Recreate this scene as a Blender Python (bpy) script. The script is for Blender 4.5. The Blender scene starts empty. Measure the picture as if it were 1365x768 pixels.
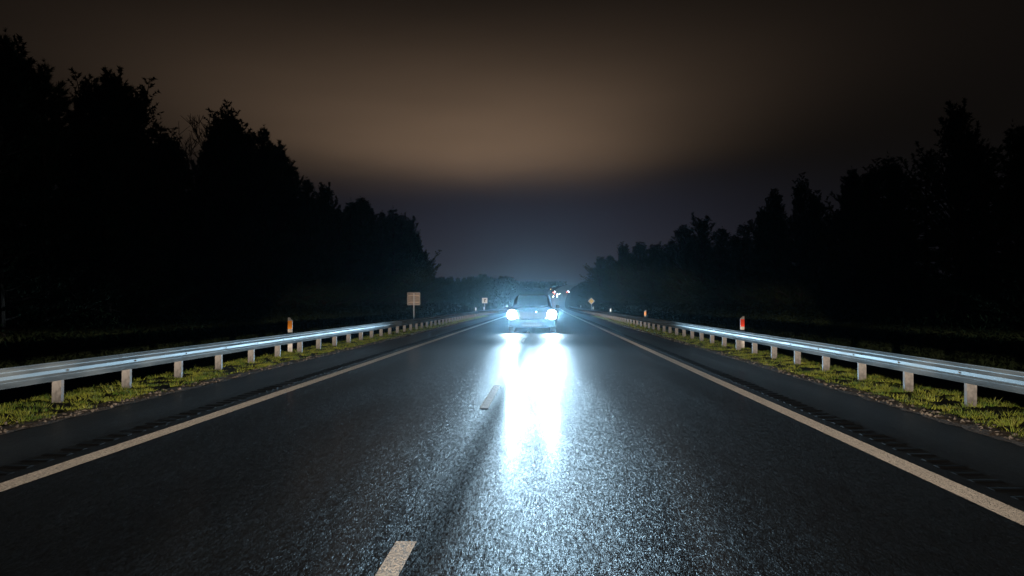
import bpy, math, random
import numpy as np
R = math.radians
scene = bpy.context.scene
col = scene.collection

# ------------------------------------------------------------------ camera
CAM_H = 1.4
cd = bpy.data.cameras.new('camera'); cam = bpy.data.objects.new('camera', cd); col.objects.link(cam)
cd.sensor_width = 36.0; cd.lens = 30.6; cd.clip_start = 0.05; cd.clip_end = 6000
cam.location = (0, 0, CAM_H)
cam.rotation_euler = (R(90 + 0.99), 0, R(2.15))
scene.camera = cam
F = 1160.0; VX = 726.0; VY = 404.0            # focal length and vanishing point in photo pixels

# ------------------------------------------------------------------ render + exposure
scene.render.engine = 'CYCLES'
scene.view_settings.view_transform = 'Standard'
scene.view_settings.look = 'None'
scene.view_settings.exposure = 0.0
scene.view_settings.gamma = 1.0
scene.view_settings.use_curve_mapping = False
cy = scene.cycles
cy.use_denoising = True
try:
    cy.denoiser = 'OPENIMAGEDENOISE'; cy.denoising_input_passes = 'RGB_ALBEDO_NORMAL'
except Exception: pass
cy.max_bounces = 5; cy.diffuse_bounces = 2; cy.glossy_bounces = 2; cy.volume_bounces = 0
cy.transmission_bounces = 3; cy.sample_clamp_indirect = 4.0; cy.sample_clamp_direct = 0
cy.caustics_reflective = False; cy.caustics_refractive = False

# ------------------------------------------------------------------ node helpers
def nn(nt, t, **k):
    n = nt.nodes.new(t)
    for a, b in k.items(): setattr(n, a, b)
    return n
def mth(nt, op, a, b=None, c=None, clamp=False):
    n = nn(nt, 'ShaderNodeMath', operation=op); n.use_clamp = clamp
    for i, v in enumerate((a, b, c)):
        if v is None: continue
        if isinstance(v, (int, float)): n.inputs[i].default_value = v
        else: nt.links.new(v, n.inputs[i])
    return n.outputs[0]
def smooth(nt, v, a, b, ta=0.0, tb=1.0):
    n = nn(nt, 'ShaderNodeMapRange', interpolation_type='SMOOTHSTEP')
    nt.links.new(v, n.inputs[0])
    for i, x in zip((1, 2, 3, 4), (a, b, ta, tb)): n.inputs[i].default_value = x
    return n.outputs[0]
def mixc(nt, f, a, b, blend='MIX'):
    n = nn(nt, 'ShaderNodeMix', data_type='RGBA', blend_type=blend)
    if isinstance(f, (int, float)): n.inputs[0].default_value = f
    else: nt.links.new(f, n.inputs[0])
    for i, v in ((6, a), (7, b)):
        if isinstance(v, tuple): n.inputs[i].default_value = (*v[:3], 1)
        else: nt.links.new(v, n.inputs[i])
    return n.outputs[2]

# ------------------------------------------------------------------ night sky
world = bpy.data.worlds.new('World'); scene.world = world; world.use_nodes = True
nt = world.node_tree; nt.nodes.clear()
tc = nn(nt, 'ShaderNodeTexCoord'); sp = nn(nt, 'ShaderNodeSeparateXYZ'); nt.links.new(tc.outputs['Generated'], sp.inputs[0])
dx, dy, dz = sp.outputs
el = mth(nt, 'ARCSINE', dz)                               # elevation (rad)
az = mth(nt, 'ARCTAN2', dx, dy)                           # azimuth right of the road
# town glow under a low overcast: warm patch whose lower edge is the far edge of the cloud deck
mp = nn(nt, 'ShaderNodeMapping'); mp.inputs['Scale'].default_value = (1.6, 1.6, 7.0)
nt.links.new(tc.outputs['Generated'], mp.inputs[0])
no = nn(nt, 'ShaderNodeTexNoise'); no.inputs['Scale'].default_value = 1.5; no.inputs['Detail'].default_value = 4
nt.links.new(mp.outputs[0], no.inputs['Vector'])
wob = mth(nt, 'MULTIPLY', mth(nt, 'SUBTRACT', no.outputs[0], 0.5), 0.035)
elw = mth(nt, 'ADD', el, wob)
edge = smooth(nt, elw, R(5.0), R(10.6))
up = mth(nt, 'DIVIDE', mth(nt, 'SUBTRACT', el, R(9.0)), R(6.5))
fall = mth(nt, 'EXPONENT', mth(nt, 'MULTIPLY', mth(nt, 'MULTIPLY', up, up), -1.0))
azs = mth(nt, 'ADD', R(11.5), mth(nt, 'MULTIPLY', mth(nt, 'MAXIMUM', mth(nt, 'SUBTRACT', el, R(8)), 0.0), 1.3))
azs = mth(nt, 'MULTIPLY', azs, smooth(nt, az, R(-4), R(10), 1.0, 0.74))
azn = mth(nt, 'DIVIDE', mth(nt, 'ADD', az, R(4.0)), azs)
azf = mth(nt, 'EXPONENT', mth(nt, 'MULTIPLY', mth(nt, 'MULTIPLY', azn, azn), -1.0))
front = smooth(nt, dy, -0.1, 0.5)
w = mth(nt, 'MULTIPLY', mth(nt, 'MULTIPLY', edge, fall), mth(nt, 'MULTIPLY', azf, front))
w = mth(nt, 'MULTIPLY', w, mth(nt, 'ADD', 0.66, mth(nt, 'MULTIPLY', no.outputs[0], 0.62)))
warm = mixc(nt, w, (0.0045, 0.0036, 0.0031), (0.140, 0.092, 0.060))
low = mth(nt, 'SUBTRACT', 1.0, edge)
azb = mth(nt, 'DIVIDE', mth(nt, 'ADD', az, R(1.0)), R(13.0))
azbf = mth(nt, 'EXPONENT', mth(nt, 'MULTIPLY', mth(nt, 'MULTIPLY', azb, azb), -1.0))
blue = mixc(nt, azbf, (0.0052, 0.0048, 0.0058), (0.0200, 0.0195, 0.0300))
hz = smooth(nt, el, R(6.5), R(-0.5))
blue = mixc(nt, mth(nt, 'MULTIPLY', hz, azbf), blue, (0.040, 0.038, 0.050))
skyc = mixc(nt, low, warm, blue)
# the last of the sky's own light: a Nishita sky with the sun far below the horizon
sk = nn(nt, 'ShaderNodeTexSky', sky_type='NISHITA'); sk.sun_disc = False
sk.sun_elevation = R(-6); sk.sun_rotation = R(200)
bg = nn(nt, 'ShaderNodeBackground'); nt.links.new(skyc, bg.inputs[0]); bg.inputs[1].default_value = 1.0
bg2 = nn(nt, 'ShaderNodeBackground'); nt.links.new(sk.outputs[0], bg2.inputs[0]); bg2.inputs[1].default_value = 0.02
ad = nn(nt, 'ShaderNodeAddShader'); nt.links.new(bg.outputs[0], ad.inputs[0]); nt.links.new(bg2.outputs[0], ad.inputs[1])
wo = nn(nt, 'ShaderNodeOutputWorld'); nt.links.new(ad.outputs[0], wo.inputs[0])

# ------------------------------------------------------------------ lamps: the oncoming car's and, under the camera, those of the car we sit in
CAR_X, CAR_Y, LAMP_Z, LAMP_HALF = -0.60, 41.0, 0.86, 0.94
ONCOMING_W = 15000.0
OWN_A = 1.0
OWN_FLIP = -1.0
def headlamp_light(name, loc, power, colr, rot, size, pattern, radius=0.07):
    ld = bpy.data.lights.new(name, 'SPOT'); lo = bpy.data.objects.new(name, ld); col.objects.link(lo)
    ld.energy = power; ld.color = colr; ld.shadow_soft_size = radius; ld.spot_size = size; ld.spot_blend = 1.0
    lo.location = loc; lo.rotation_euler = rot
    ld.use_nodes = True; t = ld.node_tree; t.nodes.clear()
    em = nn(t, 'ShaderNodeEmission'); ou = nn(t, 'ShaderNodeOutputLight'); t.links.new(em.outputs[0], ou.inputs[0])
    c = nn(t, 'ShaderNodeTexCoord'); s = nn(t, 'ShaderNodeSeparateXYZ'); t.links.new(c.outputs['Normal'], s.inputs[0])
    t.links.new(pattern(t, s.outputs[0], s.outputs[1], s.outputs[2]), em.inputs[1])
    return lo
def own_beam(t, x, y, z):
    # a dipped beam: the further down it points, the weaker; hardly any light above the cut-off
    down = mth(t, 'MULTIPLY', y, OWN_FLIP)                      # sine of the angle below the horizontal
    d = mth(t, 'MAXIMUM', down, 0.0)
    i = mth(t, 'DIVIDE', 1.0, mth(t, 'ADD', mth(t, 'MULTIPLY', d, d), 0.0006))
    ax = mth(t, 'ABSOLUTE', x)                                  # the beam reaches above the cut-off only near the road
    side = smooth(t, ax, 0.31, 0.27); core = smooth(t, ax, 0.19, 0.15)
    edge_ = mth(t, 'ADD', mth(t, 'MULTIPLY', side, -0.042), mth(t, 'MULTIPLY', core, -0.014))
    cut = smooth(t, mth(t, 'SUBTRACT', down, edge_), 0.002, 0.022)
    high = mth(t, 'MAXIMUM', smooth(t, down, -0.004, 0.010, 0.22, 1.0), core)
    far_reach = mth(t, 'MULTIPLY', smooth(t, ax, 0.040, 0.055), smooth(t, ax, 0.115, 0.085))     # hot spots along both verges
    high = mth(t, 'MULTIPLY', high, mth(t, 'ADD', 1.0, mth(t, 'MULTIPLY', far_reach, 3.0)))
    return mth(t, 'MULTIPLY', mth(t, 'MULTIPLY', i, cut), high)
def oncoming_beam(t, x, y, z):
    up = mth(t, 'MULTIPLY', y, -OWN_FLIP)
    wide = smooth(t, mth(t, 'ABSOLUTE', x), 0.11, 0.34, 1.0, 0.28)
    wide = mth(t, 'MULTIPLY', wide, smooth(t, mth(t, 'MULTIPLY', up, -1.0), 0.022, 0.085, 1.0, 0.05))    # little light right in front of the bumper
    return mth(t, 'MULTIPLY', wide, mth(t, 'ADD', 0.16, mth(t, 'MULTIPLY', smooth(t, up, 0.10, -0.01), 0.84)))
for s in (-1, 1):
    headlamp_light('oncoming_headlamp_light', (CAR_X + s*LAMP_HALF, CAR_Y - 0.12, LAMP_Z), ONCOMING_W, (0.50, 0.78, 1.0),
                   (R(90), 0, R(180)), R(140), oncoming_beam, 0.09)
    headlamp_light('own_headlamp_light', (-0.1 + s*0.72, 0.9, 0.74), 20.0*OWN_A, (1.0, 0.86, 0.72), (R(90), 0, 0), R(110), own_beam, 0.05)

# ------------------------------------------------------------------ terrain functions
def sst(a, b, x):
    t = np.clip((np.asarray(x, float) - a)/(b - a), 0, 1); return t*t*(3 - 2*t)
def gz(y): return 20.0*sst(230, 950, y)**1.0                    # far rise
def cx(y):                                                        # the road bends gently right far off
    d = np.maximum(np.asarray(y, float) - 90, 0); return 5.0e-5*d*d
LEDGE, REDGE = -5.75, 4.68          # asphalt edges
LLINE, RLINE = -4.12, 3.10          # edge lines
CLINE = -0.81
LRAIL, RRAIL = -6.70, 5.62
def side_z(x):
    """height across the section (x measured from the road's own axis)"""
    x = np.asarray(x, float)
    d = np.where(x < 0, -x - 5.75, x - 4.68)
    z = np.where(d < 0, -0.05, 0.0)
    z = z + np.where(d >= 0, -0.015 + 0.03*sst(0.05, 0.5, d), 0)
    z = z - 1.25*sst(1.35, 4.5, d) + 0.35*sst(6.5, 10, d)
    return z
def gh(x, y): return side_z(x - cx(y)) + gz(y)

# ------------------------------------------------------------------ mesh helpers
def link(o, parent=None):
    col.objects.link(o)
    if parent is not None: o.parent = parent
    return o
def raw(name, V, Fc, m, parent=None, smooth_=False, loc=None):
    me = bpy.data.meshes.new(name); me.from_pydata([tuple(v) for v in V], [], [tuple(f) for f in Fc]); me.materials.append(m)
    if smooth_: me.polygons.foreach_set('use_smooth', [True]*len(me.polygons))
    me.update(); o = bpy.data.objects.new(name, me); link(o, parent)
    if loc: o.location = loc
    return o
def tri_mesh(name, V, m, parent=None, quads=False):
    """V: (n, 3 or 4, 3) array of loose faces"""
    V = np.asarray(V, np.float32); k = V.shape[1]; n = V.shape[0]
    me = bpy.data.meshes.new(name)
    me.vertices.add(n*k); me.vertices.foreach_set('co', V.reshape(-1))
    me.loops.add(n*k); me.loops.foreach_set('vertex_index', np.arange(n*k, dtype=np.int32))
    me.polygons.add(n); me.polygons.foreach_set('loop_start', np.arange(0, n*k, k, dtype=np.int32))
    me.materials.append(m); me.update(calc_edges=True); me.validate()
    o = bpy.data.objects.new(name, me); link(o, parent); return o
class MB:
    def __init__(s): s.v = []; s.f = []
    def box(s, c, d, rz=0):
        x, y, z = d[0]/2, d[1]/2, d[2]/2; b = len(s.v); ca, sa = math.cos(rz), math.sin(rz)
        for i in (-1, 1):
            for j in (-1, 1):
                for k in (-1, 1):
                    px, py = i*x, j*y
                    s.v.append((c[0] + px*ca - py*sa, c[1] + px*sa + py*ca, c[2] + k*z))
        for q in ((0,1,3,2), (4,6,7,5), (0,4,5,1), (2,3,7,6), (0,2,6,4), (1,5,7,3)): s.f.append(tuple(b + t for t in q))
        return s
    def prism(s, pts, axis, a, b):
        """closed 2-D outline extruded along axis from a to b; pts are the two other coordinates in xyz order"""
        n = len(pts); o = len(s.v)
        for t in (a, b):
            for p in pts:
                q = list(p); q.insert(axis, t); s.v.append(tuple(q))
        s.f.append(tuple(o + i for i in range(n))[::-1]); s.f.append(tuple(o + n + i for i in range(n)))
        for i in range(n): j = (i + 1) % n; s.f.append((o + i, o + j, o + n + j, o + n + i))
        return s
    def cyl(s, p0, p1, r0, r1=None, n=12):
        r1 = r0 if r1 is None else r1
        p0, p1 = np.array(p0, float), np.array(p1, float); d = p1 - p0; d /= np.linalg.norm(d)
        a = np.cross(d, (0, 0, 1) if abs(d[2]) < .9 else (1, 0, 0)); a /= np.linalg.norm(a); b = np.cross(d, a); o = len(s.v)
        for p, r in ((p0, r0), (p1, r1)):
            for i in range(n):
                t = 2*math.pi*i/n; s.v.append(tuple(p + r*(math.cos(t)*a + math.sin(t)*b)))
        s.f.append(tuple(range(o, o + n))); s.f.append(tuple(range(o + n, o + 2*n))[::-1])
        for i in range(n): j = (i + 1) % n; s.f.append((o + j, o + i, o + n + i, o + n + j))
        return s
    def build(s, name, m, parent=None, bevel=0, smooth_=False):
        o = raw(name, s.v, s.f, m, parent, smooth_)
        if bevel:
            b = o.modifiers.new('bevel', 'BEVEL'); b.width = bevel; b.segments = 2; b.limit_method = 'ANGLE'
        return o
def tag(o, label=None, cat=None, group=None, kind=None):
    if label: o['label'] = label
    if cat: o['category'] = cat
    if group: o['group'] = group
    if kind: o['kind'] = kind
    return o
def empty(name, loc, rz=0, **k):
    o = bpy.data.objects.new(name, None); link(o); o.location = loc; o.rotation_euler = (0, 0, rz); o.empty_display_size = .3
    return tag(o, **k)
def copy_tree(o, parent=None):
    c = o.copy(); col.objects.link(c); c.parent = parent
    for ch in [x for x in o.children]: copy_tree(ch, c)
    return c

# ------------------------------------------------------------------ materials
def mat(name, base=(.5, .5, .5), rough=.6, metal=0, spec=.5, coat=0):
    m = bpy.data.materials.new(name); m.use_nodes = True; b = m.node_tree.nodes['Principled BSDF']
    b.inputs['Base Color'].default_value = (*base, 1); b.inputs['Roughness'].default_value = rough
    b.inputs['Metallic'].default_value = metal; b.inputs['Specular IOR Level'].default_value = spec; b.inputs['Coat Weight'].default_value = coat
    return m
def noisy(m, a, b, scale=5, detail=5, rough=None, bump=0, bscale=40, stretch=(1, 1, 1)):
    nt = m.node_tree; p = nt.nodes['Principled BSDF']
    c = nn(nt, 'ShaderNodeTexCoord'); mp = nn(nt, 'ShaderNodeMapping'); mp.inputs['Scale'].default_value = stretch
    nt.links.new(c.outputs['Object'], mp.inputs[0])
    n = nn(nt, 'ShaderNodeTexNoise'); n.inputs['Scale'].default_value = scale; n.inputs['Detail'].default_value = detail
    nt.links.new(mp.outputs[0], n.inputs['Vector'])
    f = smooth(nt, n.outputs[0], .35, .65)
    nt.links.new(mixc(nt, f, a, b), p.inputs['Base Color'])
    if rough: nt.links.new(smooth(nt, n.outputs[0], .3, .7, rough[0], rough[1]), p.inputs['Roughness'])
    if bump:
        n2 = nn(nt, 'ShaderNodeTexNoise'); n2.inputs['Scale'].default_value = bscale; n2.inputs['Detail'].default_value = 4
        nt.links.new(mp.outputs[0], n2.inputs['Vector'])
        bp = nn(nt, 'ShaderNodeBump'); bp.inputs['Strength'].default_value = bump; bp.inputs['Distance'].default_value = .01
        nt.links.new(n2.outputs[0], bp.inputs['Height']); nt.links.new(bp.outputs[0], p.inputs['Normal'])
    return m

# --- wet asphalt
def asphalt():
    m = mat('wet_asphalt', (.02, .02, .021), .3); nt = m.node_tree; p = nt.nodes['Principled BSDF']
    c = nn(nt, 'ShaderNodeTexCoord'); s = nn(nt, 'ShaderNodeSeparateXYZ'); nt.links.new(c.outputs['Object'], s.inputs[0])
    X = s.outputs[0]
    mp = nn(nt, 'ShaderNodeMapping'); mp.inputs['Scale'].default_value = (1, .15, 1); nt.links.new(c.outputs['Object'], mp.inputs[0])
    # stone chips: each with its own tilt, which is what glitters on a wet road
    def chips(scale):
        v = nn(nt, 'ShaderNodeTexVoronoi'); v.inputs['Scale'].default_value = scale; nt.links.new(mp.outputs[0], v.inputs['Vector'])
        d = nn(nt, 'ShaderNodeVectorMath', operation='SUBTRACT'); nt.links.new(v.outputs['Color'], d.inputs[0]); d.inputs[1].default_value = (.5, .5, .5)
        return v, d.outputs[0]
    v1, t1 = chips(225); v2, t2 = chips(85)
    # wetness: broad patches, wheel tracks, the rougher dry joint beside the centre line
    mw = nn(nt, 'ShaderNodeMapping'); mw.inputs['Scale'].default_value = (1, .10, 1); nt.links.new(c.outputs['Object'], mw.inputs[0])
    wn = nn(nt, 'ShaderNodeTexNoise'); wn.inputs['Scale'].default_value = 1.1; wn.inputs['Detail'].default_value = 5; nt.links.new(mw.outputs[0], wn.inputs['Vector'])
    wv = mth(nt, 'ADD', X, mth(nt, 'MULTIPLY', mth(nt, 'SUBTRACT', wn.outputs[0], .5), .12))
    def band(c0, wd): 
        q = mth(nt, 'DIVIDE', mth(nt, 'SUBTRACT', wv, c0), wd)
        return mth(nt, 'EXPONENT', mth(nt, 'MULTIPLY', mth(nt, 'MULTIPLY', q, q), -1.0))
    joint = band(-0.63, .13)
    outer = mth(nt, 'MAXIMUM', smooth(nt, wv, 3.15, 3.35), smooth(nt, wv, -4.15, -4.35))
    r = smooth(nt, wn.outputs[0], .3, .7, .43, .53)
    r = mth(nt, 'ADD', r, mth(nt, 'MULTIPLY', joint, .20))
    nt.links.new(r, p.inputs['Roughness'])
    k = mth(nt, 'ADD', mth(nt, 'MULTIPLY', smooth(nt, wn.outputs[0], .3, .7, .75, 1.1), .45), mth(nt, 'MULTIPLY', outer, -.35))
    tracks = mth(nt, 'MAXIMUM', mth(nt, 'MAXIMUM', band(.35, .24), band(1.95, .26)), mth(nt, 'MAXIMUM', band(-3.3, .24), band(-1.75, .24)))   # chips polished by the wheels
    k = mth(nt, 'MULTIPLY', k, mth(nt, 'SUBTRACT', 1.0, mth(nt, 'MULTIPLY', tracks, .28)))
    sc = nn(nt, 'ShaderNodeVectorMath', operation='SCALE'); nt.links.new(t1, sc.inputs[0]); nt.links.new(k, sc.inputs['Scale'])
    sc2 = nn(nt, 'ShaderNodeVectorMath', operation='SCALE'); nt.links.new(t2, sc2.inputs[0]); sc2.inputs['Scale'].default_value = .16
    g = nn(nt, 'ShaderNodeNewGeometry')
    a1 = nn(nt, 'ShaderNodeVectorMath', operation='ADD'); nt.links.new(sc.outputs[0], a1.inputs[0]); nt.links.new(sc2.outputs[0], a1.inputs[1])
    fl = nn(nt, 'ShaderNodeVectorMath', operation='MULTIPLY'); nt.links.new(a1.outputs[0], fl.inputs[0]); fl.inputs[1].default_value = (1.15, .33, 0)
    a2 = nn(nt, 'ShaderNodeVectorMath', operation='ADD'); nt.links.new(fl.outputs[0], a2.inputs[0]); nt.links.new(g.outputs['Normal'], a2.inputs[1])
    nz = nn(nt, 'ShaderNodeVectorMath', operation='NORMALIZE'); nt.links.new(a2.outputs[0], nz.inputs[0])
    bp = nn(nt, 'ShaderNodeBump'); bp.inputs['Strength'].default_value = .35; bp.inputs['Distance'].default_value = .006
    nt.links.new(mth(nt, 'SUBTRACT', 1.0, v1.outputs['Distance']), bp.inputs['Height']); nt.links.new(nz.outputs[0], bp.inputs['Normal'])
    nt.links.new(bp.outputs[0], p.inputs['Normal'])
    # the film of water over the chips: much smoother, broken where the joint and the drier shoulder are
    film = mth(nt, 'MULTIPLY', mth(nt, 'MULTIPLY', smooth(nt, wn.outputs[0], .25, .7, .9, .45), mth(nt, 'SUBTRACT', 1.0, mth(nt, 'MULTIPLY', outer, .75))), mth(nt, 'SUBTRACT', 1.0, mth(nt, 'MULTIPLY', joint, .5)))
    nt.links.new(mth(nt, 'MULTIPLY', film, .5), p.inputs['Coat Weight']); p.inputs['Coat Roughness'].default_value = .15; p.inputs['Coat IOR'].default_value = 1.33
    cc = mixc(nt, smooth(nt, v1.outputs['Distance'], 0, .6), (.0095, .0095, .010), (.004, .004, .0045))
    nt.links.new(cc, p.inputs['Base Color'])
    sl = smooth(nt, v2.outputs['Distance'], .1, .9, .55, .35)
    nt.links.new(mth(nt, 'SUBTRACT', sl, mth(nt, 'MULTIPLY', joint, .25)), p.inputs['Specular IOR Level'])
    return m
M_ASPHALT = asphalt()
# --- road paint: structured marking whose small ribs face the driver
def paint(name='road_marking_paint', th=.56):
    m = mat(name, (.5, .47, .43), .7, spec=.2); nt = m.node_tree; p = nt.nodes['Principled BSDF']
    p.inputs['Coat Weight'].default_value = .3; p.inputs['Coat Roughness'].default_value = .45; p.inputs['Coat IOR'].default_value = 1.5
    c = nn(nt, 'ShaderNodeTexCoord')
    n = nn(nt, 'ShaderNodeTexNoise'); n.inputs['Scale'].default_value = 45; n.inputs['Detail'].default_value = 6; nt.links.new(c.outputs['Object'], n.inputs['Vector'])
    n2 = nn(nt, 'ShaderNodeTexNoise'); n2.inputs['Scale'].default_value = 1.7; n2.inputs['Detail'].default_value = 4; nt.links.new(c.outputs['Object'], n2.inputs['Vector'])
    cc = mixc(nt, smooth(nt, n.outputs[0], .28, .6), (.46, .40, .34), (.88, .79, .67))
    cc = mixc(nt, smooth(nt, n2.outputs[0], .35, .7, 0, .35), cc, (.58, .51, .43))
    nt.links.new(cc, p.inputs['Base Color'])
    n3 = nn(nt, 'ShaderNodeTexNoise'); n3.inputs['Scale'].default_value = 160; nt.links.new(c.outputs['Object'], n3.inputs['Vector'])
    ribs = nn(nt, 'ShaderNodeCombineXYZ'); ribs.inputs[0].default_value = .5; ribs.inputs[2].default_value = -.1   # ribs have a face toward each end of the road
    nt.links.new(smooth(nt, n3.outputs[0], th, th + .03, 1.25, -.45), ribs.inputs[1])
    d = nn(nt, 'ShaderNodeVectorMath', operation='SUBTRACT'); nt.links.new(n.outputs['Color'], d.inputs[0]); nt.links.new(ribs.outputs[0], d.inputs[1])
    nz = nn(nt, 'ShaderNodeVectorMath', operation='NORMALIZE'); nt.links.new(d.outputs[0], nz.inputs[0])
    nt.links.new(nz.outputs[0], p.inputs['Normal'])
    return m
M_PAINT = paint(); M_DASH = paint('dash_paint', .49)
M_SOIL = noisy(mat('dark_soil', (.03, .025, .02), .95, spec=.1), (.006, .006, .004), (.018, .015, .010), 3, 8, bump=.6, bscale=12)
M_GRAVEL = noisy(mat('verge_gravel', (.1, .08, .06), .9, spec=.2), (.030, .022, .016), (.16, .125, .095), 38, 6, bump=1, bscale=50)
M_GALV = noisy(mat('galvanised_rail', (.45, .47, .48), .35, metal=.85), (.11, .13, .14), (.21, .235, .245), 3, 6, rough=(.47, .62), bump=.05, bscale=8, stretch=(1, .25, 1))
M_POST = noisy(mat('galvanised_post', (.3, .28, .26), .6, metal=.15, spec=.3), (.095, .087, .08), (.16, .147, .134), 14, 6, rough=(.5, .75))
M_BOLT = mat('bolt_steel', (.08, .08, .08), .5, metal=.7)
M_BARK = noisy(mat('bark', (.05, .04, .03), .95, spec=.1), (.03, .022, .016), (.07, .05, .038), 9, 6, bump=.5, bscale=20, stretch=(1, 1, .3))
def leaf(name, a, b):
    m = mat(name, a, .75, spec=.15)
    return noisy(m, a, b, 1.3, 3)
def leaf0(name, a, b): return noisy(mat(name, a, 1.0, spec=0.0), a, b, 1.3, 3)
M_PINE = leaf('pine_needles', (.020, .038, .016), (.040, .062, .026))
M_SPRUCE = leaf('spruce_needles', (.016, .032, .018), (.030, .050, .024))
M_BROAD = leaf('dark_leaves', (.028, .042, .016), (.050, .066, .026))
M_SHRUB = leaf0('undergrowth_leaves', (.012, .018, .008), (.022, .028, .013))
def grassmat():
    m = mat('short_grass', (.08, .12, .03), .7, spec=.25); nt = m.node_tree; p = nt.nodes['Principled BSDF']
    c = nn(nt, 'ShaderNodeTexCoord')
    n = nn(nt, 'ShaderNodeTexNoise'); n.inputs['Scale'].default_value = 2.6; n.inputs['Detail'].default_value = 6; nt.links.new(c.outputs['Object'], n.inputs['Vector'])
    n2 = nn(nt, 'ShaderNodeTexNoise'); n2.inputs['Scale'].default_value = 17; n2.inputs['Detail'].default_value = 3; nt.links.new(c.outputs['Object'], n2.inputs['Vector'])
    cc = mixc(nt, smooth(nt, n.outputs[0], .35, .62), (.060, .115, .012), (.230, .250, .032))
    cc = mixc(nt, smooth(nt, n2.outputs[0], .5, .8), cc, (.20, .145, .055))
    nt.links.new(cc, p.inputs['Base Color'])
    p.inputs['Subsurface Weight'].default_value = 0
    return m
M_GRASS = grassmat()

# ------------------------------------------------------------------ ground, road, markings
def ribbon(name, xs, ys, zf, m, kind='structure', follow=True):
    """sheet with cross positions xs (from the road axis) along ys"""
    V = []; Fc = []; nx = len(xs)
    for y in ys:
        c = float(cx(y)) if follow else 0
        for x in xs: V.append((x + c, y, zf(x, y)))
    for j in range(len(ys) - 1):
        for i in range(nx - 1):
            a = j*nx + i; Fc.append((a, a + 1, a + nx + 1, a + nx))
    o = raw(name, V, Fc, m, smooth_=True)
    if kind: o['kind'] = kind
    return o
ys_g = list(np.concatenate([np.arange(-60, 90, 2.5), np.arange(90, 260, 6), np.arange(260, 1000, 20), np.arange(1000, 3001, 250)]))
xs_g = [-1500, -700, -350, -180, -100, -60, -40, -28, -20, -15.5, -13.5, -12, -11, -10, -9.3, -8.7, -8.1, -7.6, -7.2, -6.7, -6.3, -6.05, -5.9, -5.76, -5.74,
        4.67, 4.69, 4.85, 5.0, 5.3, 5.6, 6.1, 6.5, 7.0, 7.5, 8.0, 8.5, 9.2, 10, 11, 12.5, 14.5, 20, 28, 40, 60, 100, 180, 350, 700, 1500]
rg = random.Random(3)
def gzf(x, y):
    z = float(side_z(x)) + float(gz(y))
    if not (-7.5 < x < 6.4): z += rg.uniform(-.06, .06)
    return z
tag(ribbon('ground', xs_g, ys_g, gzf, M_SOIL), kind='structure')
ys_l = list(np.concatenate([np.arange(-60, 90, 5), np.arange(90, 200, 5)]))
ys_r = list(np.concatenate([np.arange(-60, 90, 5), np.arange(90, 260, 6), np.arange(260, 900, 20)]))
ribbon('road', [LEDGE, -3, 0, 2.4, REDGE], ys_r, lambda x, y: float(gz(y)), M_ASPHALT)
ribbon('left_edge_line', [LLINE - .10, LLINE + .10], ys_l, lambda x, y: float(gz(y)) + .004, M_PAINT)
ribbon('right_edge_line', [RLINE - .10, RLINE + .10], ys_l, lambda x, y: float(gz(y)) + .004, M_PAINT)
V = []; Fc = []
for k in range(-3, 19):
    y1 = 5.1 + 9.7*k; y0 = y1 - 3.25
    c0, c1 = float(cx(y0)), float(cx(y1)); b = len(V)
    for (x, y, c) in ((-.06, y0, c0), (.06, y0, c0), (.06, y1, c1), (-.06, y1, c1)): V.append((CLINE + x + c, y, .004 + float(gz(y))))
    Fc.append((b, b + 1, b + 2, b + 3))
tag(raw('lane_dashes', V, Fc, M_DASH), kind='structure')
# raised rumble ribs outside both edge lines
rb = MB(); rr = random.Random(5)
for xc in (3.47, -4.50):
    y = -2.0
    while y < 95:
        w = .115 + rr.uniform(-.012, .012); h = .006 + rr.uniform(-.002, .002); l = .07; xo = xc + rr.uniform(-.008, .008)
        rb.prism([(y - l, .001), (y - l*.5, h), (y + l*.2, h*1.1), (y + l, .001)], 0, xo - w, xo + w)
        y += .30
M_RIB = mat('rumble_tar', (.006, .006, .006), .75, spec=.15)
tag(rb.build('rumble_strips', M_RIB), kind='structure')
# gravelly broken edge between asphalt and grass
rng = np.random.default_rng(11)
def verge_gravel():
    m = MB()
    ys = np.arange(-3, 110, .22)
    for sgn, e in ((-1, LEDGE), (1, REDGE)):
        o = len(m.v)
        for y in ys:
            j = rng.uniform(-.04, .04); k = rng.uniform(0, .09)
            m.v += [(e - sgn*(.02 + j), y, .006), (e + sgn*.12, y, .022 + rng.uniform(-.006, .008)), (e + sgn*(.27 + k), y, .024)]
        for i in range(len(ys) - 1):
            for q in (0, 1):
                a = o + i*3 + q; m.f.append((a, a + 1, a + 4, a + 3) if sgn > 0 else (a + 1, a, a + 3, a + 4))
    return m.build('gravel_edge', M_GRAVEL)
tag(verge_gravel(), kind='structure')
# loose stones along it
def stones(n):
    out = []
    for i in range(n):
        s = -1 if rng.random() < .5 else 1; e = LEDGE if s < 0 else REDGE
        y = 6 + 60*rng.random()**1.7; x = e + s*abs(rng.normal(.10, .10)); r = rng.uniform(.008, .028)
        c = np.array((x, y, .02 + r*.4)); P = [c + r*rng.normal(0, .25, 3) + r*np.array(v)*np.array((1.2, 1, .7)) for v in ((1,0,0), (-1,0,0), (0,1,0), (0,-1,0), (0,0,1), (0,0,-1))]
        for a, b, d in ((0,2,4), (2,1,4), (1,3,4), (3,0,4), (2,0,5), (1,2,5), (3,1,5), (0,3,5)): out.append((P[a], P[b], P[d]))
    return np.array(out)
M_STONE = noisy(mat('stone_chips', (.2, .17, .14), .8), (.06, .05, .04), (.17, .14, .11), 30, 4)
tag(tri_mesh('gravel', stones(1300), M_STONE), kind='stuff', label='loose gravel along both asphalt edges', cat='gravel')
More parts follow.
